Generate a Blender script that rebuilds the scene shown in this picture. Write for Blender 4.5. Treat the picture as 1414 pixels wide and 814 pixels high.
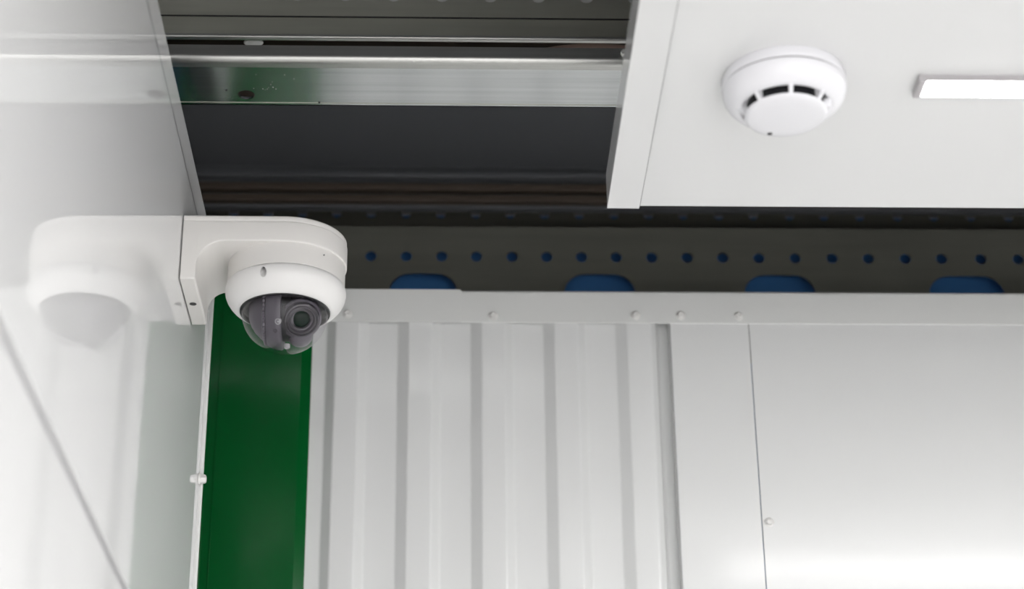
import bpy, bmesh, math, random
from mathutils import Vector, Matrix

for o in list(bpy.data.objects):
    bpy.data.objects.remove(o)
S = bpy.context.scene
C = S.collection
PI = math.pi
EYE = 1.6                      # height of the lens above the floor; all heights below are given from the lens

# ------------------------------------------------------------------ camera
FPX, PITCH, YAW, ROLL = 2764.36, 0.447848, 0.036090, -0.011051
fw = Vector((math.sin(YAW)*math.cos(PITCH), math.cos(YAW)*math.cos(PITCH), math.sin(PITCH)))
r0 = Vector((math.cos(YAW), -math.sin(YAW), 0)); u0 = r0.cross(fw)
rt = math.cos(ROLL)*r0 + math.sin(ROLL)*u0
up = -math.sin(ROLL)*r0 + math.cos(ROLL)*u0
cd = bpy.data.cameras.new('camera'); cam = bpy.data.objects.new('camera', cd); C.objects.link(cam)
b = -fw
cam.matrix_world = Matrix(((rt.x, up.x, b.x, 0), (rt.y, up.y, b.y, 0), (rt.z, up.z, b.z, EYE), (0, 0, 0, 1)))
cd.sensor_width = 36; cd.lens = FPX*36/1414; cd.clip_start = .05
cd.dof.use_dof = True; cd.dof.focus_distance = 2.0; cd.dof.aperture_fstop = 4.2
S.camera = cam

# ------------------------------------------------------------------ daylight outside, exposure
w = bpy.data.worlds.new('daylight'); S.world = w; w.use_nodes = True
bg = w.node_tree.nodes['Background']
bg.inputs[0].default_value = (1, .99, .985, 1); bg.inputs[1].default_value = 3.6
S.view_settings.view_transform = 'Standard'; S.view_settings.look = 'None'
S.view_settings.gamma = 1; S.view_settings.use_curve_mapping = False
S.view_settings.exposure = 0.09
LED_STRENGTH = 38.0

def at(a, b_, ax, val):        # the point of a plane (x, y or z = val) seen at a pixel of the photograph
    d = fw + (a-707)/FPX*rt + (407-b_)/FPX*up
    return d*(val/d[ax])

# ------------------------------------------------------------------ materials
def mat(name, col, rough=.5, metal=0., coat=0., coat_r=.05, noise=None, bump=None, ior=1.5):
    m = bpy.data.materials.new(name); m.use_nodes = True
    nt = m.node_tree; p = nt.nodes['Principled BSDF']
    p.inputs['Base Color'].default_value = (*col, 1); p.inputs['Roughness'].default_value = rough
    p.inputs['Metallic'].default_value = metal; p.inputs['Coat Weight'].default_value = coat
    p.inputs['Coat Roughness'].default_value = coat_r; p.inputs['IOR'].default_value = ior
    if noise or bump:
        tc = nt.nodes.new('ShaderNodeTexCoord'); mp = nt.nodes.new('ShaderNodeMapping')
        nt.links.new(tc.outputs['Object'], mp.inputs['Vector'])
        sc = (noise or bump)[0]; mp.inputs['Scale'].default_value = sc
        n = nt.nodes.new('ShaderNodeTexNoise'); n.inputs['Scale'].default_value = 1; n.inputs['Detail'].default_value = 4
        nt.links.new(mp.outputs[0], n.inputs['Vector'])
        if noise:
            cr = nt.nodes.new('ShaderNodeValToRGB'); k = noise[1]
            cr.color_ramp.elements[0].position = .3; cr.color_ramp.elements[1].position = .7
            cr.color_ramp.elements[0].color = (*[c*(1-k) for c in col], 1)
            cr.color_ramp.elements[1].color = (*[min(1, c*(1+k)) for c in col], 1)
            nt.links.new(n.outputs['Fac'], cr.inputs[0]); nt.links.new(cr.outputs[0], p.inputs['Base Color'])
        if bump:
            bp = nt.nodes.new('ShaderNodeBump'); bp.inputs['Strength'].default_value = bump[1]; bp.inputs['Distance'].default_value = .001
            nt.links.new(n.outputs['Fac'], bp.inputs['Height']); nt.links.new(bp.outputs[0], p.inputs['Normal'])
    return m

def emit(name, col, s):
    m = bpy.data.materials.new(name); m.use_nodes = True; nt = m.node_tree
    nt.nodes.remove(nt.nodes['Principled BSDF']); e = nt.nodes.new('ShaderNodeEmission')
    e.inputs[0].default_value = (*col, 1); e.inputs[1].default_value = s
    nt.links.new(e.outputs[0], nt.nodes['Material Output'].inputs[0]); return m

WHITE = (.80, .805, .80)
M = {}
M['wall'] = mat('glossy_white_panel', (.86, .86, .86), .035, noise=((3, 3, 1), .012), bump=((9, 9, 1.5), .006))
M['sheet'] = mat('white_coated_sheet', WHITE, .15, noise=((6, 6, 2), .01))
M['sheet_trim'] = mat('white_flashing', (.80, .805, .79), .3)
M['ceil'] = mat('white_ceiling_sheet', (.76, .76, .76), .14)
M['room'] = mat('room_white', (.85, .85, .85), .5)
M['floor'] = mat('pale_floor', (.72, .72, .71), .6, noise=((4, 4, 4), .06))
M['green'] = mat('green_paint', (.001, .095, .018), .17, noise=((5, 5, 1.2), .10))
M['galv'] = mat('galvanised_steel', (.60, .62, .62), .2, 1.0, noise=((2.2, 160, 160), .10), bump=((1.5, 260, 260), .06))
M['galv_lip'] = mat('rolled_galvanised_edge', (.52, .52, .50), .38, 1.0, noise=((2.2, 160, 160), .10))
M['galv_dull'] = mat('dull_galvanised_steel', (.52, .52, .45), .48, .55, noise=((3, 60, 60), .12))
M['galv_far'] = mat('darkened_galvanised_steel', (.17, .17, .145), .55, .3, noise=((3, 40, 40), .10))  # steel colour darkened to stand for the dim roof void
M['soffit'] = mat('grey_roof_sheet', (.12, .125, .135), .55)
M['rust'] = mat('brown_primer_steel', (.085, .065, .05), .55)
M['pale_bits'] = mat('pale_bits_and_hole_light', (.75, .75, .72), .5)  # also colours the discs that imitate light in the purlin holes
M['plastic'] = mat('white_camera_plastic', (.80, .78, .755), .42)
M['plastic_low'] = mat('white_housing_plastic', (.84, .83, .82), .38)
M['line'] = mat('shadow_gap', (.10, .10, .10), .7)
M['black'] = mat('black_plastic', (.012, .012, .014), .35)
M['module'] = mat('grey_camera_module', (.095, .088, .102), .4)
M['module_dark'] = mat('dark_camera_module', (.06, .055, .06), .4)
M['ring'] = mat('lens_ring', (.085, .08, .09), .22)
M['lens'] = mat('lens_glass', (.004, .015, .009), .05, ior=1.25)
M['irled'] = mat('clear_led', (.42, .42, .42), .2)
M['detector'] = mat('white_detector_plastic', (.81, .805, .835), .22)
M['cable'] = mat('brown_cable', (.45, .31, .25), .5)
M['alu'] = mat('grey_lamp_body', (.45, .43, .44), .4)
M['screw'] = mat('white_painted_screw', (.82, .81, .79), .3)
M['joint'] = mat('grey_joint', (.33, .33, .34), .5)
M['mark'] = mat('dark_mark', (.03, .03, .03), .6)
M['led'] = emit('led_diffuser', (1, .99, .985), LED_STRENGTH)
# clear dome: a thin shell that lets light straight through and reflects by Fresnel
m = bpy.data.materials.new('clear_dome'); m.use_nodes = True; nt = m.node_tree
nt.nodes.remove(nt.nodes['Principled BSDF'])
tr = nt.nodes.new('ShaderNodeBsdfTransparent'); tr.inputs[0].default_value = (.93, .92, .94, 1)
gl = nt.nodes.new('ShaderNodeBsdfGlossy'); gl.inputs['Roughness'].default_value = .03
lw = nt.nodes.new('ShaderNodeLayerWeight'); lw.inputs[0].default_value = .5       # two faces of a thick shell: weak in front, strong at the rim
pw = nt.nodes.new('ShaderNodeMath'); pw.operation = 'POWER'; pw.inputs[1].default_value = 3.2; nt.links.new(lw.outputs['Facing'], pw.inputs[0])
fr = nt.nodes.new('ShaderNodeMath'); fr.operation = 'MULTIPLY_ADD'; fr.inputs[1].default_value = .80; fr.inputs[2].default_value = .014; nt.links.new(pw.outputs[0], fr.inputs[0])
mx = nt.nodes.new('ShaderNodeMixShader')
ge = nt.nodes.new('ShaderNodeNewGeometry'); inv = nt.nodes.new('ShaderNodeMath'); inv.operation = 'SUBTRACT'; inv.inputs[0].default_value = 1
mu = nt.nodes.new('ShaderNodeMath'); mu.operation = 'MULTIPLY'      # only the outer face of the shell reflects
nt.links.new(ge.outputs['Backfacing'], inv.inputs[1]); nt.links.new(inv.outputs[0], mu.inputs[0]); nt.links.new(fr.outputs[0], mu.inputs[1])
nt.links.new(mu.outputs[0], mx.inputs[0]); nt.links.new(tr.outputs[0], mx.inputs[1]); nt.links.new(gl.outputs[0], mx.inputs[2])
nt.links.new(mx.outputs[0], nt.nodes['Material Output'].inputs[0]); M['dome'] = m
# blue membrane: thin sheet lit by the daylight behind it
m = bpy.data.materials.new('blue_membrane'); m.use_nodes = True; nt = m.node_tree
nt.nodes.remove(nt.nodes['Principled BSDF'])
df = nt.nodes.new('ShaderNodeBsdfDiffuse'); df.inputs[0].default_value = (.07, .21, .48, 1)
tl = nt.nodes.new('ShaderNodeBsdfTranslucent'); tl.inputs[0].default_value = (.0042, .0110, .026, 1)
ad = nt.nodes.new('ShaderNodeAddShader')
nt.links.new(df.outputs[0], ad.inputs[0]); nt.links.new(tl.outputs[0], ad.inputs[1])
nt.links.new(ad.outputs[0], nt.nodes['Material Output'].inputs[0]); M['blue'] = m

# ------------------------------------------------------------------ helpers
UP = Vector((0, 0, EYE))
def tag(o, label=None, cat=None, group=None, kind=None):
    if label: o['label'] = label
    if cat: o['category'] = cat
    if group: o['group'] = group
    if kind: o['kind'] = kind
    return o

def empty(name, loc, label, cat, group=None, kind=None):    # loc from the lens
    o = bpy.data.objects.new(name, None); o.location = Vector(loc)+UP; o.empty_display_size = .05
    C.objects.link(o); return tag(o, label, cat, group, kind)

def wloc(o):
    v = o.location.copy()
    while o.parent: o = o.parent; v += o.location
    return v

def build(name, bm, m, parent=None, smooth=None, loc=None, label=None, flat=False):
    """bm holds coordinates from the lens; the object gets its own origin"""
    bmesh.ops.remove_doubles(bm, verts=bm.verts, dist=1e-7)
    bmesh.ops.recalc_face_normals(bm, faces=bm.faces)
    vs = [v.co for v in bm.verts]
    if loc is None:
        loc = Vector(((min(v.x for v in vs)+max(v.x for v in vs))/2, (min(v.y for v in vs)+max(v.y for v in vs))/2, min(v.z for v in vs)))
    loc = Vector(loc)
    for v in bm.verts: v.co -= loc
    me = bpy.data.meshes.new(name); bm.to_mesh(me); bm.free(); me.materials.append(m)
    if smooth:
        me.shade_smooth(); me.set_sharp_from_angle(angle=math.radians(smooth))
    o = bpy.data.objects.new(name, me); C.objects.link(o)
    if flat:
        wn = o.modifiers.new('flat_faces', 'WEIGHTED_NORMAL'); wn.keep_sharp = True; wn.weight = 100
    o.location = loc + UP
    if parent: o.parent = parent; o.location = loc + UP - wloc(parent)
    if label: o['label'] = label
    return o

def twin(src, loc, parent=None, rot=None):
    o = src.copy(); C.objects.link(o); o.parent = parent
    o.location = Vector(loc)+UP - (wloc(parent) if parent else Vector())
    if rot: o.rotation_euler = rot
    return o

def bx(bm, x0, x1, y0, y1, z0, z1, bev=0):
    r = bmesh.ops.create_cube(bm, size=1)
    vs = r['verts']
    for v in vs:
        v.co = Vector((x0+(v.co.x+.5)*(x1-x0), y0+(v.co.y+.5)*(y1-y0), z0+(v.co.z+.5)*(z1-z0)))
    if bev:
        es = list({e for v in vs for e in v.link_edges})
        bmesh.ops.bevel(bm, geom=es, offset=bev, segments=2, affect='EDGES', profile=.5)
    return bm

def box(*a, bev=0): return bx(bmesh.new(), *a, bev=bev)

def lathe(bm, prof, c, axis=(0, 0, 1), n=48, mod=None, a0=0., a1=2*PI):
    """prof: (radius, height along axis)"""
    ax = Vector(axis).normalized(); t = Vector((1, 0, 0)) if abs(ax.x) < .9 else Vector((0, 1, 0))
    e1 = (t - ax*t.dot(ax)).normalized(); e2 = ax.cross(e1); c = Vector(c)
    full = abs(a1-a0-2*PI) < 1e-6; k = n if full else n+1
    rings = []
    for (r, h) in prof:
        if r < 1e-6: rings.append([bm.verts.new(c+ax*h)]*k)
        else:
            ring = []
            for i in range(k):
                a = a0+(a1-a0)*i/n; rr = mod(r, h, i) if mod else r
                ring.append(bm.verts.new(c+ax*h+(e1*math.cos(a)+e2*math.sin(a))*rr))
            rings.append(ring)
    for A, B in zip(rings, rings[1:]):
        for i in range(n):
            j = (i+1) % k
            f = [A[i], A[j], B[j], B[i]]; f2 = []
            for v in f:
                if v not in f2: f2.append(v)
            if len(f2) > 2:
                try: bm.faces.new(f2)
                except ValueError: pass
    return bm

def prism(bm, pts, fn0, fn1):
    """extrude a closed 2-D outline between two placements"""
    A = [bm.verts.new(fn0(*p)) for p in pts]; B = [bm.verts.new(fn1(*p)) for p in pts]
    n = len(pts)
    for i in range(n): bm.faces.new((A[i], A[(i+1) % n], B[(i+1) % n], B[i]))
    bm.faces.new(A); bm.faces.new(B[::-1]); return bm

def fillet(pts, r, seg=4):
    """round the inner corners of an open polyline"""
    out = [pts[0]]
    for a, b_, c in zip(pts, pts[1:], pts[2:]):
        A, B, D = (Vector(p) for p in (a, b_, c))
        d1 = (A-B); d2 = (D-B); l = min(d1.length, d2.length)*.49
        d1.normalize(); d2.normalize(); ang = d1.angle(d2)
        t = min(r/math.tan(ang/2), l); rr = t*math.tan(ang/2)
        if ang > PI-.02: out.append(b_); continue
        ctr = B+(d1+d2).normalized()*(rr/math.sin(ang/2))
        p0 = B+d1*t-ctr; p1 = B+d2*t-ctr; tot = p0.angle(p1)
        for i in range(seg+1):
            s = i/seg
            v = (p0*math.sin((1-s)*tot)+p1*math.sin(s*tot))/math.sin(tot)
            out.append(tuple(ctr+v))
    out.append(pts[-1]); return out

def sheet(bm, line, t, fn0, fn1):
    """a bent sheet: an open polyline thickened by t and extruded"""
    n = len(line); off = []
    for i in range(n):
        p = Vector(line[i]); q0 = Vector(line[max(i-1, 0)]); q1 = Vector(line[min(i+1, n-1)])
        d = (q1-q0).normalized(); off.append(tuple(p+Vector((-d.y, d.x))*t))
    return prism(bm, list(line)+off[::-1], fn0, fn1)

def holed_cell(bm, x0, x1, z0, z1, hole, y, t):
    """plate of thickness t at depth y with one hole (outline around the hole, as (x, z))"""
    cx = sum(p[0] for p in hole)/len(hole); cz = sum(p[1] for p in hole)/len(hole)
    angs = sorted([(math.atan2(p[1]-cz, p[0]-cx), p) for p in hole], key=lambda q: q[0])
    def hit(a):
        dx, dz = math.cos(a), math.sin(a); s = 1e9
        if dx > 1e-9: s = min(s, (x1-cx)/dx)
        if dx < -1e-9: s = min(s, (x0-cx)/dx)
        if dz > 1e-9: s = min(s, (z1-cz)/dz)
        if dz < -1e-9: s = min(s, (z0-cz)/dz)
        return (cx+dx*s, cz+dz*s)
    corners = [(x1, z1), (x0, z1), (x0, z0), (x1, z0)]
    outer = [hit(a) for a, p in angs]; ca = [(math.atan2(c[1]-cz, c[0]-cx), c) for c in corners]
    for yy in (y, y+t):
        H = [bm.verts.new((p[0], yy, p[1])) for a, p in angs]; O = [bm.verts.new((q[0], yy, q[1])) for q in outer]
        n = len(H)
        for i in range(n):
            j = (i+1) % n; a, b_ = angs[i][0], angs[j][0]
            if j == 0: b_ += 2*PI
            mid = [c for k, c in ca if a < k < b_ or a < k+2*PI < b_]
            f = [H[i], O[i]]+[bm.verts.new((c[0], yy, c[1])) for c in mid]+[O[j], H[j]]
            bm.faces.new(f)
        if yy == y: first = H
    for i in range(len(first)):
        j = (i+1) % len(first); bm.faces.new((first[i], first[j], H[j], H[i]))

def disc_outline(cx, cz, r, n=20): return [(cx+r*math.cos(2*PI*(i+.5)/n), cz+r*math.sin(2*PI*(i+.5)/n)) for i in range(n)]
def slot_outline(x0, x1, z0, z1, r, n=6):
    o = []
    for (cx, cz, a) in ((x1-r, z1-r, 0), (x0+r, z1-r, PI/2), (x0+r, z0+r, PI), (x1-r, z0+r, 1.5*PI)):
        o += [(cx+r*math.cos(a+PI/2*i/n), cz+r*math.sin(a+PI/2*i/n)) for i in range(n+1)]
    return o

# ================================================================== the room shell
FLOOR = -EYE; XL, XR, YB, YF = -.25, 1.5, 2.11, -1.2
OPENING_TOP = .734  # top of an unseen opening added behind the viewer for fill light
CEIL, CTOP = .90, .934
tag(build('floor', box(-.6, XR+.1, YF-.1, YB+.3, FLOOR-.05, FLOOR), M['floor']), 'pale grey floor of the cabin, below the view', 'floor', kind='structure')
tag(build('wall_right', box(XR, XR+.06, YF, YB+.3, FLOOR, 1.264), M['room']), 'plain white side wall of the cabin, outside the view to the right', 'wall', kind='structure')
tag(build('wall_front', box(-.6, XR+.06, YF-.06, YF, OPENING_TOP, 1.264), M['room']), 'white wall strip above an unseen opening added behind the viewer for fill light', 'wall', kind='structure')
tag(build('ground', box(-6, 7, -12, YF-.1, FLOOR-.06, FLOOR-.02), M['room']), 'pale unseen ground added outside the opening to bounce light inward', 'ground', kind='structure')

# left wall: two glossy panels with a joint, a top strip and a lipped right-hand edge
wl = empty('wall_left', (XL, 0, FLOOR), 'glossy white panelled wall at the left, mirroring the security camera', 'wall', kind='structure')
YE = 1.918; SEAM = .473
build('wall_panel', box(XL-.028, XL, YF, YE, SEAM+.0045, .9420, bev=.0005), M['wall'], wl)
build('wall_panel', box(XL-.028, XL, YF, YE, FLOOR, SEAM-.0045, bev=.0005), M['wall'], wl)
build('joint_strip', box(XL-.028, XL-.0040, YF, YE, SEAM-.006, SEAM+.006), M['joint'], wl, label='grey recessed joint between the two wall panels')
build('top_strip', box(XL-.028, XL-.0003, YF, YE, .9443, .979, bev=.0006), M['wall'], wl, label='narrow white strip capping the wall')
build('joint_shade', box(XL-.028, XL-.0002, YF, YE, .9418, .9446), M['black'], wl, label='flush black strip painting the shade under the capping strip')  # flush black strip stands for the shade in the joint
bm = bmesh.new()
sheet(bm, fillet([(XL-.02, YE+.001), (XL+.0036, YE+.001), (XL+.0036, YE+.006)], .0012, 3), .001, lambda x, y: Vector((x, y, FLOOR)), lambda x, y: Vector((x, y, .979)))
build('edge_lip', bm, M['sheet_trim'], wl, label='pale folded lip along the right edge of the wall')
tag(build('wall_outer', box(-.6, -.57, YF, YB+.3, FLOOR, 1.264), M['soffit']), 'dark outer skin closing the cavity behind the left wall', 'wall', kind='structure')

# roof above the open ceiling
roof = empty('roof', (.4, 0, 1.264), 'dark grey roof sheet above the missing ceiling panel', 'roof', kind='structure')
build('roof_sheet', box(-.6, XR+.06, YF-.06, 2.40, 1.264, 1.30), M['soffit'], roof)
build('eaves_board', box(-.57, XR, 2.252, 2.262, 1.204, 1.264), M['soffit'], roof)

# ceiling: big panel on the right with an edge channel; over the viewer it runs to the left wall
cl = empty('ceiling', (.8, 0, CEIL), 'white ceiling panel at upper right with a lapped edge channel', 'ceiling', kind='structure')
XE = .1526; YC = 1.6765
build('ceiling_panel', box(.175, XR, YF, YC, CEIL, CTOP, bev=.0006), M['ceil'], cl)
bm = bmesh.new()
sheet(bm, [(.1826, CEIL-.0014), (XE, CEIL-.0014), (XE, CTOP+.0008), (.1826, CTOP+.0008)], .0007, lambda x, z: Vector((x, .78, z)), lambda x, z: Vector((x, YC+.0012, z)))
build('edge_channel', bm, M['ceil'], cl, label='white lapped strip along the cut left edge of the panel')
build('panel_gap', box(.1827, .1834, .79, YC-.0005, CEIL-.0003, CEIL+.001), M['line'], cl)
build('ceiling_panel', box(XL, .175, YF, .80, CEIL, CTOP, bev=.0006), M['ceil'], cl)

# ================================================================== back wall
wb = empty('wall_back', (.6, YB, FLOOR), 'white back wall of ribbed and flat coated sheets under a flashing', 'wall', kind='structure')
line = [(-.1552, YB+.0088), (-.1388, YB+.0088)]
x = -.1280
for k in range(5):
    line += [(x, YB), (x+.0270, YB), (x+.0365, YB+.0088)]
    if k < 4: line += [(x+.0715, YB+.0088)]
    x += .0844
line[-1] = (x-.0844+.0350, YB+.0080); line += [(x-.0844+.0362, YB+.024), (.2640, YB+.024)]
line = fillet(line, .0060, 6)
bm = bmesh.new()
sheet(bm, line, .0008, lambda x, y: Vector((x, y, FLOOR)), lambda x, y: Vector((x, y, 1.005)))
build('ribbed_panel', bm, M['sheet'], wb, smooth=35, flat=True, label='white ribbed sheet with vertical flutes')
SX = .3520
bm = bmesh.new()
sheet(bm, fillet([(.2600, YB+.0235), (.2600, YB-.0012), (SX-.0007, YB-.0012)], .0012, 3), .0006, lambda x, y: Vector((x, y, FLOOR)), lambda x, y: Vector((x, y, 1.005)))
build('flat_panel', bm, M['sheet'], wb, smooth=40, flat=True, label='narrow flat white sheet right of the flutes')
bm = bmesh.new()      # the wide sheet: its left edge opens very slightly towards the bottom
prism(bm, [(0, 0), (1, 0), (1, 1), (0, 1)],
      lambda a, c: Vector((SX+.0001+(.0019*(1-c) if a == 0 else 0)+a*(XR-SX), YB-.0012, FLOOR+c*(1.005-FLOOR))),
      lambda a, c: Vector((SX+.0001+(.0019*(1-c) if a == 0 else 0)+a*(XR-SX), YB-.0006, FLOOR+c*(1.005-FLOOR))))
build('flat_panel', bm, M['sheet'], wb, label='wide flat white sheet at the right')
ZT0, ZT1 = .9768, 1.0173
build('top_flashing', box(.0130, XR, YB-.0028, YB-.0014, ZT0, ZT1, bev=.0004), M['sheet_trim'], wb, label='long white flashing over the sheets')
build('top_flashing', box(-.2000, .0165, YB-.0042, YB-.0029, ZT0-.0002, ZT1+.0014, bev=.0004), M['sheet_trim'], wb, label='short white flashing lapped over the long one at the left')
build('flashing_return', box(-.2, XR, YB-.0028, YB+.03, ZT1-.0012, ZT1), M['sheet_trim'], wb)
build('back_framing', box(.0, XR, YB+.03, YB+.05, FLOOR, .55), M['soffit'], wb)
# screws
def screw_mesh():
    bm = bmesh.new()
    lathe(bm, [(0, 0), (.0054, 0), (.0056, .0006), (.0050, .0012), (.0040, .0014)], (0, 0, 0), (0, -1, 0), 20)
    lathe(bm, [(.0040, .0012), (.0040, .0034), (.0034, .0042), (.0018, .0044), (.0012, .0036), (0, .0036)], (0, 0, 0), (0, -1, 0), 6)
    return bm
scr = None
for (u, v, d) in ((681, 437, .0028), (480, 434, .0042), (878, 436, .0028), (940, 436, .0028), (1020, 437, .0028), (1062, 722, .0012)):
    p = at(u, v, 1, YB-d)
    if scr is None:
        scr = build('screw', screw_mesh(), M['screw'], wb, smooth=30, loc=(0, 0, 0)); scr.location = p+UP-wloc(wb)
    else: twin(scr, p, wb)
p = at(272, 662, 0, XL); s = twin(scr, (XL+.0002, 1.9115, p.z*1.9115/p.y), wl, rot=(0, 0, PI/2)); s.scale = (1.15, 1.8, 1.15)
s['label'] = 'white screw head at the edge of the wall'

# ================================================================== green corner post
gp = empty('corner_post', (-.21, 2.13, FLOOR), 'glossy green painted steel post in the corner below the security camera', 'post')
ln = [(-.330, 2.1016), (-.2795, 2.1016), (-.2685, 2.1080), (-.1663, 2.1080), (-.1550, 2.1145), (-.1550, 2.150)]
bm = bmesh.new()
sheet(bm, fillet(ln, .0016, 3), .002, lambda x, y: Vector((x, y, FLOOR)), lambda x, y: Vector((x, y, 1.045)))
build('post_profile', bm, M['green'], gp, smooth=30, flat=True)
build('bead', box(-.2595, -.2582, 2.1068, 2.1082, FLOOR, 1.045, bev=.0004), M['green'], gp, label='thin raised bead along the post')

# ================================================================== beams above the ceiling
# channel close to the opening
cb = empty('channel_beam', (.5, 1.73, 1.067), 'bright galvanised steel channel spanning the opening with one round hole', 'beam')
X0, X1 = -.565, XR
def yz(x): return lambda y, z: Vector((x, y, z))
KC = 1.135; ZC = .94*KC; Y0c, Y1c = 1.4865*KC, 1.5625*KC
bm = bmesh.new()     # front lip and bend
sheet(bm, fillet([(Y0c, ZC+.0162), (Y0c, ZC), (Y0c+.0115, ZC)], .0075, 8), -.0016, yz(X0), yz(X1))
build('front_lip', bm, M['galv_lip'], cb, smooth=40, flat=True)
hc = at(340, 131, 2, ZC)
bm = bmesh.new()
def flat_plate(bm, x0, x1, y0, y1, z, t):
    bx(bm, x0, x1, y0, y1, z, z+t)
flat_plate(bm, X0, hc.x-.03, Y0c+.0110, Y1c, ZC, .0016)
flat_plate(bm, hc.x+.03, X1, Y0c+.0110, Y1c, ZC, .0016)
b2 = bmesh.new(); holed_cell(b2, hc.x-.03, hc.x+.03, Y0c+.0110, Y1c, disc_outline(hc.x, hc.y, .0086, 28), 0, .0028)
for v in b2.verts: v.co = Vector((v.co.x, v.co.z, ZC+v.co.y))
tmp = bpy.data.meshes.new('t'); b2.to_mesh(tmp); b2.free(); bm.from_mesh(tmp); bpy.data.meshes.remove(tmp)
build('bottom_plate', bm, M['galv'], cb)
build('rear_lip', box(X0, X1, Y1c-.0016, Y1c, ZC, ZC+.009), M['galv'], cb)
build('rolled_line', box(X0, X1, Y1c-.0058, Y1c-.0048, ZC-.0004, ZC+.0002), M['galv_dull'], cb)
bm = bmesh.new(); rnd = random.Random(4)
for (u, v, s) in ((350.5, 122.2, .9), (363, 122.8, .9), (369, 123, .6), (374, 117, .6), (377, 120.5, 1), (381, 123, .7), (353.5, 103, .6), (393, 103.5, .6), (406, 109, .6), (371, 121, .5), (376, 113, .5), (366, 124, .5)):
    p = at(u, v, 2, ZC); bmesh.ops.create_icosphere(bm, subdivisions=1, radius=.0006*s, matrix=Matrix.Translation(p))
o = build('paint_speck', bm, M['pale_bits'], cb); o['kind'] = 'stuff'; o['label'] = 'tiny white paint specks beside the round hole'
bm = bmesh.new()
for (u, v, s) in ((312.5, 124.5, 1), (441, 141.5, 1.1)):
    p = at(u, v, 2, ZC); bmesh.ops.create_icosphere(bm, subdivisions=1, radius=.0012*s, matrix=Matrix.Translation(p))
o = build('burr', bm, M['mark'], cb); o['kind'] = 'stuff'; o['label'] = 'small dark burrs on the channel'

HP = .0451; HR = .0069
def purlin_web(bm, xs, z0, z1, zc, r, y, t, xa, xb):
    mids = [xa]+[(a+b_)/2 for a, b_ in zip(xs, xs[1:])]+[xb]
    for i, xh in enumerate(xs): holed_cell(bm, mids[i], mids[i+1], z0, z1, disc_outline(xh, zc, r), y, t)

# nearer perforated purlin
KN = 1.785/1.570
np_ = empty('perforated_purlin', (.5, 1.80, 1.157), 'olive grey perforated steel purlin above the bright channel at the top', 'beam', 'perforated purlins')
YN = 1.785; HPN = .0451*KN
hx = at(677, -4, 1, YN); xs = [hx.x+HPN*k for k in range(-11, 28) if -.55 < hx.x+HPN*k < XR-.02]
zb, z1, z2, z3 = 1.0195*KN, 1.0400*KN, 1.0480*KN, 1.085*KN
bm = bmesh.new()
bx(bm, X0, XR, YN, YN+.0015, zb, z1); bx(bm, X0, XR, YN-.0012, YN+.0004, z1, z2)
purlin_web(bm, xs, z2, z3, hx.z, HR*1.1, YN-.0012, .0015, X0, XR)
bx(bm, X0, XR, YN-.0012, YN+.0003, z3, 1.2635)
build('web', bm, M['galv_dull'], np_)
build('crease_shade', box(X0, XR, YN-.0016, YN-.0002, z1-.0006, z1+.0005), M['mark'], np_)  # dark strip paints the shade along the step in the web
bm = bmesh.new()
sheet(bm, fillet([(YN, zb+.001), (YN, zb-.0024), (YN+.0035, zb-.0024)], .0026, 4), -.0015, yz(X0), yz(XR))
build('bottom_lip', bm, M['galv_lip'], np_, smooth=40)
bm = bmesh.new(); bx(bm, X0, XR, YN+.060, YN+.0615, 1.113, 1.264)  # added behind the web to keep the gap and channel hole dark
build('dark_backing', bm, M['rust'], np_)
pl = None  # pale discs stand in for the light seen through the holes
for xh in xs:
    if pl is None:
        bm = bmesh.new(); lathe(bm, [(0, -.0004), (.0068, -.0004), (.0072, .0012), (.0072, .004), (0, .004)], (xh, YN+.0008, hx.z), (0, 1, 0), 20)
        pl = build('hole_light_disc', bm, M['pale_bits'], np_, loc=(xh, YN, hx.z))
    else: twin(pl, (xh, YN, hx.z), np_)
p = at(350, 60, 1, YN+.012)  # pale disc stands in for a bright hole in the flange
bm = bmesh.new(); lathe(bm, [(0, -.0008), (.0090, -.0004), (.0104, .0011), (.004, .0014), (.004, .05), (0, .05)], p, (0, .25, 1), 24)
for v in bm.verts: v.co.y = p.y+(v.co.y-p.y)*.38
build('flange_light_disc', bm, M['pale_bits'], np_, label='pale disc imitating the light of a hole behind the bottom lip')

# far perforated purlin over the back wall
fp = empty('perforated_purlin', (.5, 2.25, 1.0), 'dark perforated steel purlin with blue showing through holes and slots above the back wall', 'beam', 'perforated purlins')
fp['group'] = 'perforated purlins'
YP = 2.25
us = [463, 512, 561, 610, 658, 707, 755, 803, 851, 900, 949, 998, 1048, 1098, 1149, 1199, 1250, 1300, 1354, 1406]
xs = [at(u, 356, 1, YP).x for u in us]
xs = [xs[0]-HP*k for k in range(8, 0, -1)]+xs+[xs[-1]+.047*k for k in range(1, 16)]
ZR = 1.1345
bm = bmesh.new()
purlin_web(bm, xs, 1.1180, 1.1785, ZR, HR, YP, .0015, -.56, XR-.001)
slots = [(at(a, 380, 1, YP).x, at(b_, 380, 1, YP).x) for a, b_ in ((538, 631), (779, 876), (1027, 1124), (1281, 1384))]
slots = [(slots[0][0]-.4520, slots[0][1]-.4520), (slots[0][0]-.2260, slots[0][1]-.2260)]+slots+[(slots[-1][0]+.235*k, slots[-1][1]+.235*k) for k in (1, 2, 3)]
mids = [-.56]+[(a[1]+c[0])/2 for a, c in zip(slots, slots[1:])]+[XR-.001]
for i, (a, c) in enumerate(slots): holed_cell(bm, mids[i], mids[i+1], 1.040, 1.1180, slot_outline(a, c, 1.045, 1.1105, .026), YP, .0015)
bx(bm, -.56, XR-.001, YP, YP+.0015, .99, 1.040)
build('web', bm, M['galv_far'], fp)
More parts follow.
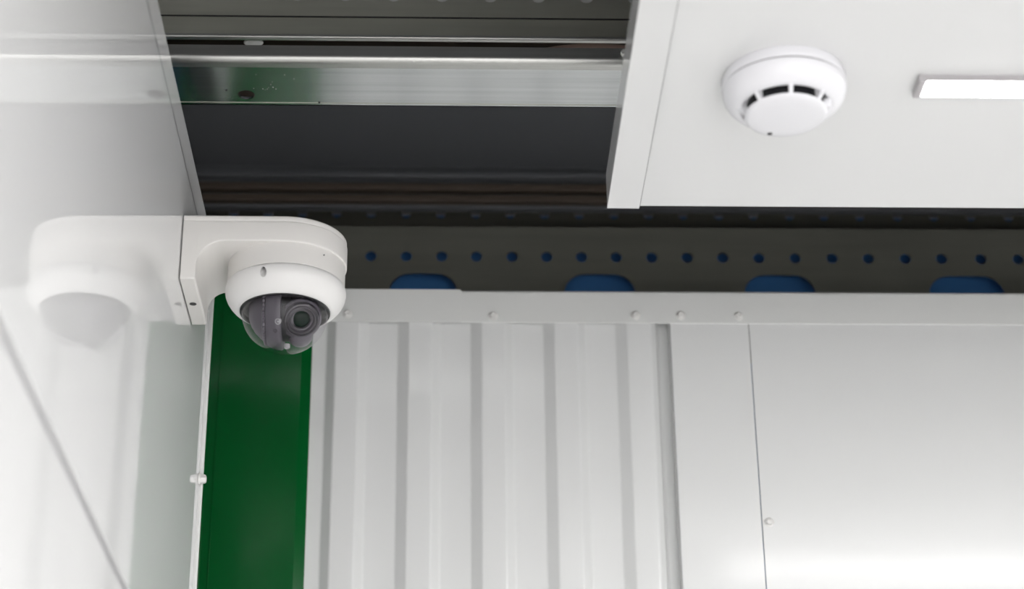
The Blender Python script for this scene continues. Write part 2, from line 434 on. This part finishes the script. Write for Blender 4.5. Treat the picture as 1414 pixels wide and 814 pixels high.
YU = 2.345
us = [465, 512.6, 560.8, 608.7, 656.9, 704.4, 752, 799.5, 847.6, 895.2, 943, 992.3, 1039.6, 1090, 1137, 1186.8, 1238.8, 1288.8, 1339.8, 1392]
xs = [at(u, 297, 1, YU).x for u in us]
ZU = at(850, 297, 1, YU).z
xs = [xs[0]-HP*k for k in range(6, 0, -1)]+xs+[xs[-1]+.047*k for k in range(1, 14)]
bm = bmesh.new(); purlin_web(bm, xs, 1.1785, 1.2640, ZU, HR*.95, YU, .0015, -.56, XR-.001)
bx(bm, -.56, XR-.001, YP, YU+.0015, 1.1770, 1.1785)  # ledge made deep so that it shades the upper strip
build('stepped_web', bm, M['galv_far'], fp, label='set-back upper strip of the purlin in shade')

bm = bmesh.new()
sheet(bm, [(2.285, FLOOR), (2.285, 1.172), (2.385, 1.1725), (2.385, 1.2635)], .0015, yz(-.57), yz(XR))
tag(build('blue_sheet', bm, M['blue']), 'blue membrane seen through the holes and slots of the far purlin', 'membrane', kind='structure')

# rails under the eaves
rail = None
for i, (v, h, lab) in enumerate(((243, .0075, 'uppermost of three thin dark rails under the roof, grey'), (260, .0095, 'middle one of three thin brown rails under the roof'), (275.5, .0095, 'lowest of three thin brown rails, just above the blue holes'))):
    z = at(600, v, 1, 2.245).z
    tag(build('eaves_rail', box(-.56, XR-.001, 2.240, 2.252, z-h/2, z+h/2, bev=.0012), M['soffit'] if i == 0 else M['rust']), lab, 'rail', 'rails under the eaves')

# brown cable loop lying in the channel, and a bolt at its end
cu = []
pa, pm, pb = at(738, 70, 1, 1.72), at(815, 61, 1, 1.73), at(905, 69, 1, 1.72)
bm = bmesh.new(); n = 22; rings = []
for i in range(n+1):
    s = i/n; q = pa*(1-s)**2 + (pm*2-(pa+pb)*.5)*2*s*(1-s) + pb*s*s
    rings.append([bm.verts.new(q+Vector((0, math.cos(a)*.0045, math.sin(a)*.0045-.0045))) for a in [2*PI*k/8 for k in range(8)]])
for A, B in zip(rings, rings[1:]):
    for k in range(8): bm.faces.new((A[k], A[(k+1) % 8], B[(k+1) % 8], B[k]))
bm.faces.new(rings[0]); bm.faces.new(rings[-1][::-1])
tag(build('cable', bm, M['cable'], smooth=60), 'brown cable arching out of the channel beside the ceiling panel', 'cable')
p = at(861, 74, 1, Y0c-.003)
bm = bmesh.new(); lathe(bm, [(0, -.004), (.0028, -.004), (.003, -.003), (.003, .004), (0, .004)], p, (0, -1, 0), 6)
build('bolt', bm, M['pale_bits'], cb, label='small pale bolt on the lip beside the ceiling panel')

# ================================================================== ceiling lights
def ceiling_light(y0, label):
    t = empty('ceiling_light', (.9, y0, CEIL), label, 'ceiling light', 'slim ceiling lamps')
    x0, x1, yd, h = .402, 1.36, .027, .0058
    build('lamp_body', box(x0, x1, y0, y0+yd, CEIL-h, CEIL, bev=.0006), M['alu'], t)
    build('diffuser', box(x0+.004, x1-.004, y0+.0012, y0+yd-.0012, CEIL-h-.0003, CEIL-h+.001), M['led'], t, label='glowing white diffuser')
    build('end_cap', box(x0-.003, x0+.003, y0-.0004, y0+yd+.0004, CEIL-h-.0014, CEIL, bev=.001), M['alu'], t)
    build('end_cap', box(x1-.003, x1+.003, y0-.0004, y0+yd+.0004, CEIL-h-.0014, CEIL, bev=.001), M['alu'], t)
    return t
ceiling_light(1.4376, 'slim glowing linear lamp on the ceiling right of the smoke detector')
for y_, lab in ((.95, 'linear ceiling lamp next behind the visible one'), (.50, 'linear ceiling lamp above the viewer'), (.05, 'linear ceiling lamp just behind the viewer'),
                (-.40, 'linear ceiling lamp second nearest the added opening'), (-.85, 'linear ceiling lamp nearest the added opening')):
    ceiling_light(y_, lab)

# ================================================================== smoke detector
dc = Vector((.2848, 1.446, CEIL))
sd = empty('smoke_detector', dc, 'round white smoke detector with dark vents on the ceiling panel', 'smoke detector')
def ld(prof, **k): return lathe(bmesh.new(), prof, dc, (0, 0, -1), **k)
build('base_ring', ld([(0, 0), (.0520, 0), (.0528, .002), (.0528, .0085), (.0522, .0095), (.0515, .0097), (.0510, .0097), (0, .0097)], n=72), M['detector'], sd, smooth=30)
build('joint_line', ld([(0, .0094), (.0514, .0094), (.0514, .0108), (0, .0108)], n=72), M['line'], sd)
build('body', ld([(0, .0106), (.0515, .0106), (.0524, .0112), (.0525, .0135), (.0515, .018), (.0490, .0225), (.0455, .0262), (.0415, .0287), (.0390, .0296), (.0378, .0294), (.0370, .0285), (.0370, .024), (0, .024)], n=72), M['detector'], sd, smooth=30)
build('vent_core', ld([(0, .022), (.0320, .022), (.0320, .0365), (0, .0365)], n=48), M['black'], sd, label='black core in the recess behind the vents')  # plain black drum fills the recess
build('cover_disc', ld([(0, .0345), (.0335, .0345), (.0348, .0350), (.0350, .0358), (.0340, .0372), (.0310, .0385), (.0230, .0395), (.0100, .0400), (0, .0401)], n=64), M['detector'], sd, smooth=40)
rib = None
for k in range(8):
    a = -PI/2+math.radians(-2)+k*PI/4
    if rib is None:
        bm = bmesh.new()
        prism(bm, [(.0325, .0240), (.0405, .0240), (.0402, .0297), (.0345, .0362), (.0325, .0362)], lambda r_, h: Vector((r_, -.0017, -h)), lambda r_, h: Vector((r_, .0017, -h)))
        rib = build('vent_rib', bm, M['detector'], sd, loc=(0, 0, 0)); rib.location = (0, 0, 0); rib.rotation_euler = (0, 0, a)
    else:
        o = rib.copy(); C.objects.link(o); o.parent = sd; o.location = (0, 0, 0); o.rotation_euler = (0, 0, a)
p = at(1063, 184, 2, CEIL-.0385)
build('status_light', lathe(bmesh.new(), [(0, -.0016), (.0022, -.0010), (.0026, .001), (0, .001)], p, (0, 0, 1), 14), M['black'], sd, label='small dark status light near the edge of the disc')
p = at(1141, 148, 2, CEIL-.034)
build('clip', box(p.x-.0035, p.x+.0035, p.y-.006, p.y+.006, CEIL-.036, CEIL-.028, bev=.0018), M['detector'], sd)

# ================================================================== security camera on its wall bracket
XD, YD = -.1550, 1.743
sc_ = empty('security_camera', (XL, YD, .825), 'white dome security camera on an arm bracket fixed to the left wall', 'security camera')
R_ = .058; ZA, ZTOP, ZB = .8652, .8925, .8250
# bracket: one lofted solid; stations along x, each a rounded rectangle in y-z
st = []      # (x, half width, z low)
xb = -.2350; fr_ = .0262
RB_ = .0518                                      # the wall plate is a little narrower than the arm, flush in front
st += [(XL+.0010, RB_, ZB), (xb-.0015, RB_, ZB), (xb, RB_, ZB+.0015), (xb, RB_, ZA-fr_)]
for i in range(1, 13):
    a = PI/2*i/12; st.append((xb+fr_*(1-math.cos(a)), RB_+(R_-RB_)*(i/12)**2, ZA-fr_+fr_*math.sin(a)))
st.append((XD-.02, R_, ZA))
for i in range(0, 29):
    a = PI/2*i/28*.985; st.append((XD+R_*math.sin(a), R_*math.cos(a), ZA))
def loft(st, ztop, rc, nseg=4):
    bm = bmesh.new(); rings = []
    for (x, h, zl) in st:
        r_ = min(rc, h*.6); ring = []
        for (sy, z, sz, a) in ((1, ztop, -1, 0), (-1, ztop, -1, PI/2), (-1, zl, 1, PI), (1, zl, 1, 1.5*PI)):
            cy = YD+sy*(h-r_)-(R_-h if x < XD-.03 else 0); cz = z+sz*r_
            ring += [bm.verts.new((x, cy+r_*math.cos(a+PI/2*i/nseg), cz+r_*math.sin(a+PI/2*i/nseg))) for i in range(nseg+1)]
        rings.append(ring)
    for A, B in zip(rings, rings[1:]):
        n = len(A)
        for i in range(n): bm.faces.new((A[i], A[(i+1) % n], B[(i+1) % n], B[i]))
    bm.faces.new(rings[0]); bm.faces.new(rings[-1][::-1]); return bm
arm = build('bracket_arm', loft(st, ZTOP-.0062, .0014), M['plastic'], sc_, smooth=35)
# cap of the arm, slightly inset, with a rounded top
st2 = [(XL+.0010, R_-.0004, ZTOP-.0068), (XD-.02, R_-.0006, ZTOP-.0068)]+[(XD+(R_-.0007)*math.sin(PI/2*i/28*.985), (R_-.0007)*math.cos(PI/2*i/28*.985), ZTOP-.0068) for i in range(29)]
build('bracket_cap', loft(st2, ZTOP, .0022), M['plastic'], sc_, smooth=35)
p = at(266.5, 420, 2, ZB)
build('screw_hole_shade', lathe(bmesh.new(), [(0, -.0002), (.0034, -.0002), (.0034, .002), (0, .002)], p, (0, 0, 1), 18), M['mark'], sc_, label='dark disc imitating a shaded screw hole under the bracket base')  # dark colour stands for the shade inside the hole
cen = (XD, YD, 0)
build('mount_ring', lathe(bmesh.new(), [(0, ZA+.001), (.0564, ZA+.001), (.0564, .8437), (.0560, .8432), (0, .8432)], cen, n=96), M['plastic'], sc_, smooth=30)
build('seam_ring', lathe(bmesh.new(), [(0, .8436), (.0559, .8436), (.0559, .8420), (0, .8420)], cen, n=96), M['line'], sc_)
hb = bmesh.new()
prof = [(.0555, .8427), (.0566, .8425), (.0573, .8415), (.0578, .8390), (.0578, .8362), (.0572, .8325), (.0557, .8288), (.0535, .8252), (.0510, .8222), (.0484, .8199), (.0460, .8184), (.0443, .8177), (.0433, .8176), (.0430, .8182), (.0430, .8427)]
lathe(hb, prof+[prof[0]], cen, n=128)
hous = build('housing', hb, M['plastic_low'], sc_, smooth=None)
# bolt hole drilled upwards through the shoulder of the housing
q = at(363, 392, 1, 1.689); ang = math.atan2(q.y-YD, q.x-XD)
cb_ = bmesh.new(); rad = Vector((math.cos(ang), math.sin(ang), 0)); hq = Vector((XD, YD, .8335))+rad*.0572
lathe(cb_, [(0, .0135), (.0020, .0133), (.0032, .0120), (.0032, -.016), (0, -.016)], hq, (-rad*.48+Vector((0, 0, .88))), n=28)
cut = build('cutter', cb_, M['plastic_low'])
md = hous.modifiers.new('bolt_hole', 'BOOLEAN'); md.object = cut; md.operation = 'DIFFERENCE'; md.solver = 'EXACT'
bpy.context.view_layer.update()
me = bpy.data.meshes.new_from_object(hous.evaluated_get(bpy.context.evaluated_depsgraph_get()))
hous.modifiers.clear(); hous.data = me; me.shade_smooth(); me.set_sharp_from_angle(angle=math.radians(30))
bpy.data.objects.remove(cut)
# clear dome, gasket and the camera inside
ZD = .8180; RD = .0414
build('gasket', lathe(bmesh.new(), [(.0431, .8215), (.0431, .8166), (.0416, .8164), (.0413, .8215), (.0431, .8215)], cen, n=96), M['black'], sc_, smooth=40, label='black gasket around the clear dome')
dp = [(RD, .0015)]+[(RD*math.cos(PI/2*i/24), -RD*math.sin(PI/2*i/24)) for i in range(25)]
build('dome', lathe(bmesh.new(), dp, (XD, YD, ZD), n=72), M['dome'], sc_, smooth=80, label='clear dome bubble')
build('inner_plate', lathe(bmesh.new(), [(0, .8216), (.0428, .8216), (.0428, .8206), (0, .8206)], cen, n=64), M['module_dark'], sc_)
cc = Vector((XD+.0015, YD, .8180))
def tooth(r_, h, i): return r_+(.0010 if i % 2 else 0) if abs(h-.0178*1.08) < .0016 else r_
def half(side, k):
    pf = [(0, .0330), (.008, .0326), (.0140, .0305), (.0195, .0270), (.0240, .0225), (.0262, .0200)]
    if side < 0: pf += [(.0285, .0192), (.0292, .0186), (.0292, .0170), (.0285, .0164)]
    s0 = .0030 if side < 0 else .0066; pf += [(.0304, .0160), (.0326, .0115), (.0338, .0078+.3*(s0-.003)), (.0342, .0045+s0-.003), (.0336, s0), (0, s0)]
    pf = [(r_*k, h*k if h > .0068 else h) for r_, h in pf]
    return lathe(bmesh.new(), pf, cc, (side, 0, 0), 96, mod=tooth if side < 0 else None)
mod = build('camera_module', half(-1, 1.08), M['module'], sc_, smooth=30, label='grey ball-shaped camera module inside the dome')
build('module_side', half(1, .76), M['module'], mod, smooth=30)
build('module_slot', lathe(bmesh.new(), [(0, -.004), (.0285, -.004), (.0285, .0062), (0, .0068)], cc, (1, 0, 0), 64), M['black'], mod)
lc = cc+Vector((.0105, 0, 0)); tgt = at(419, 448, 1, YD-.028); la = (tgt-lc).normalized()
build('lens_hood', lathe(bmesh.new(), [(0, .0), (.0195, .0), (.0205, .0180), (.0197, .0225), (.0180, .0240), (.0172, .0236), (.0172, .015), (0, .015)], lc, la, 64), M['module'], mod, smooth=35)
build('lens_barrel', lathe(bmesh.new(), [(0, .0), (.0166, .0), (.0166, .0265), (.0162, .0280), (.0153, .0282), (.0148, .0266), (.0146, .0253), (.0138, .0256), (.0134, .0276), (.0127, .0280), (.0118, .0270), (.0112, .0250), (.0104, .0252), (.0100, .0260), (.0090, .0256), (.0083, .0222), (0, .0222)], lc, la, 64), M['ring'], mod, smooth=35, label='dark stepped lens rings')
build('lens', lathe(bmesh.new(), [(.0084, .0225), (.0070, .0246), (.0045, .0258), (.002, .0263), (0, .0264)], lc, la, 40), M['lens'], mod, smooth=60)
bm = bmesh.new(); bmesh.ops.create_uvsphere(bm, u_segments=28, v_segments=18, radius=.0125, matrix=Matrix.Translation(cc+Vector((.0135, .0030, -.0220))))
build('module_chin', bm, M['module'], mod, smooth=60)
def on_ball(u, v, rad):
    d = (at(u, v, 1, 1.0)).normalized(); k = d.dot(cc); dd = k*k-cc.dot(cc)+rad*rad
    return d*(k-math.sqrt(max(dd, 0)))
for (u, v, r_, m_, nm, r0_) in ((384, 444, .0031, 'irled', 'infrared_led', .0362), (396, 479, .0031, 'irled', 'infrared_led', .0360), (380.5, 456.5, .0022, 'module_dark', 'dark_hole_disc', .0362)):  # last entry is a dark disc drawn for a small hole
    p = on_ball(u, v, r0_); nrm = (p-cc).normalized()
    build(nm, lathe(bmesh.new(), [(0, -.002), (r_, -.002), (r_, .0010), (r_*.75, .0016), (r_*.6, .0008), (0, .0012)], p, nrm, 20), M[m_], mod, smooth=40)
p = at(447.5, 352.5, 1, YD-.0564*math.cos(math.asin(.032/.0564)))
build('pinhole', lathe(bmesh.new(), [(0, -.0006), (.0005, -.0006), (.0005, .0006), (0, .0006)], p, (p-Vector(cen)-Vector((0, 0, p.z))).normalized(), 10), M['mark'], sc_)
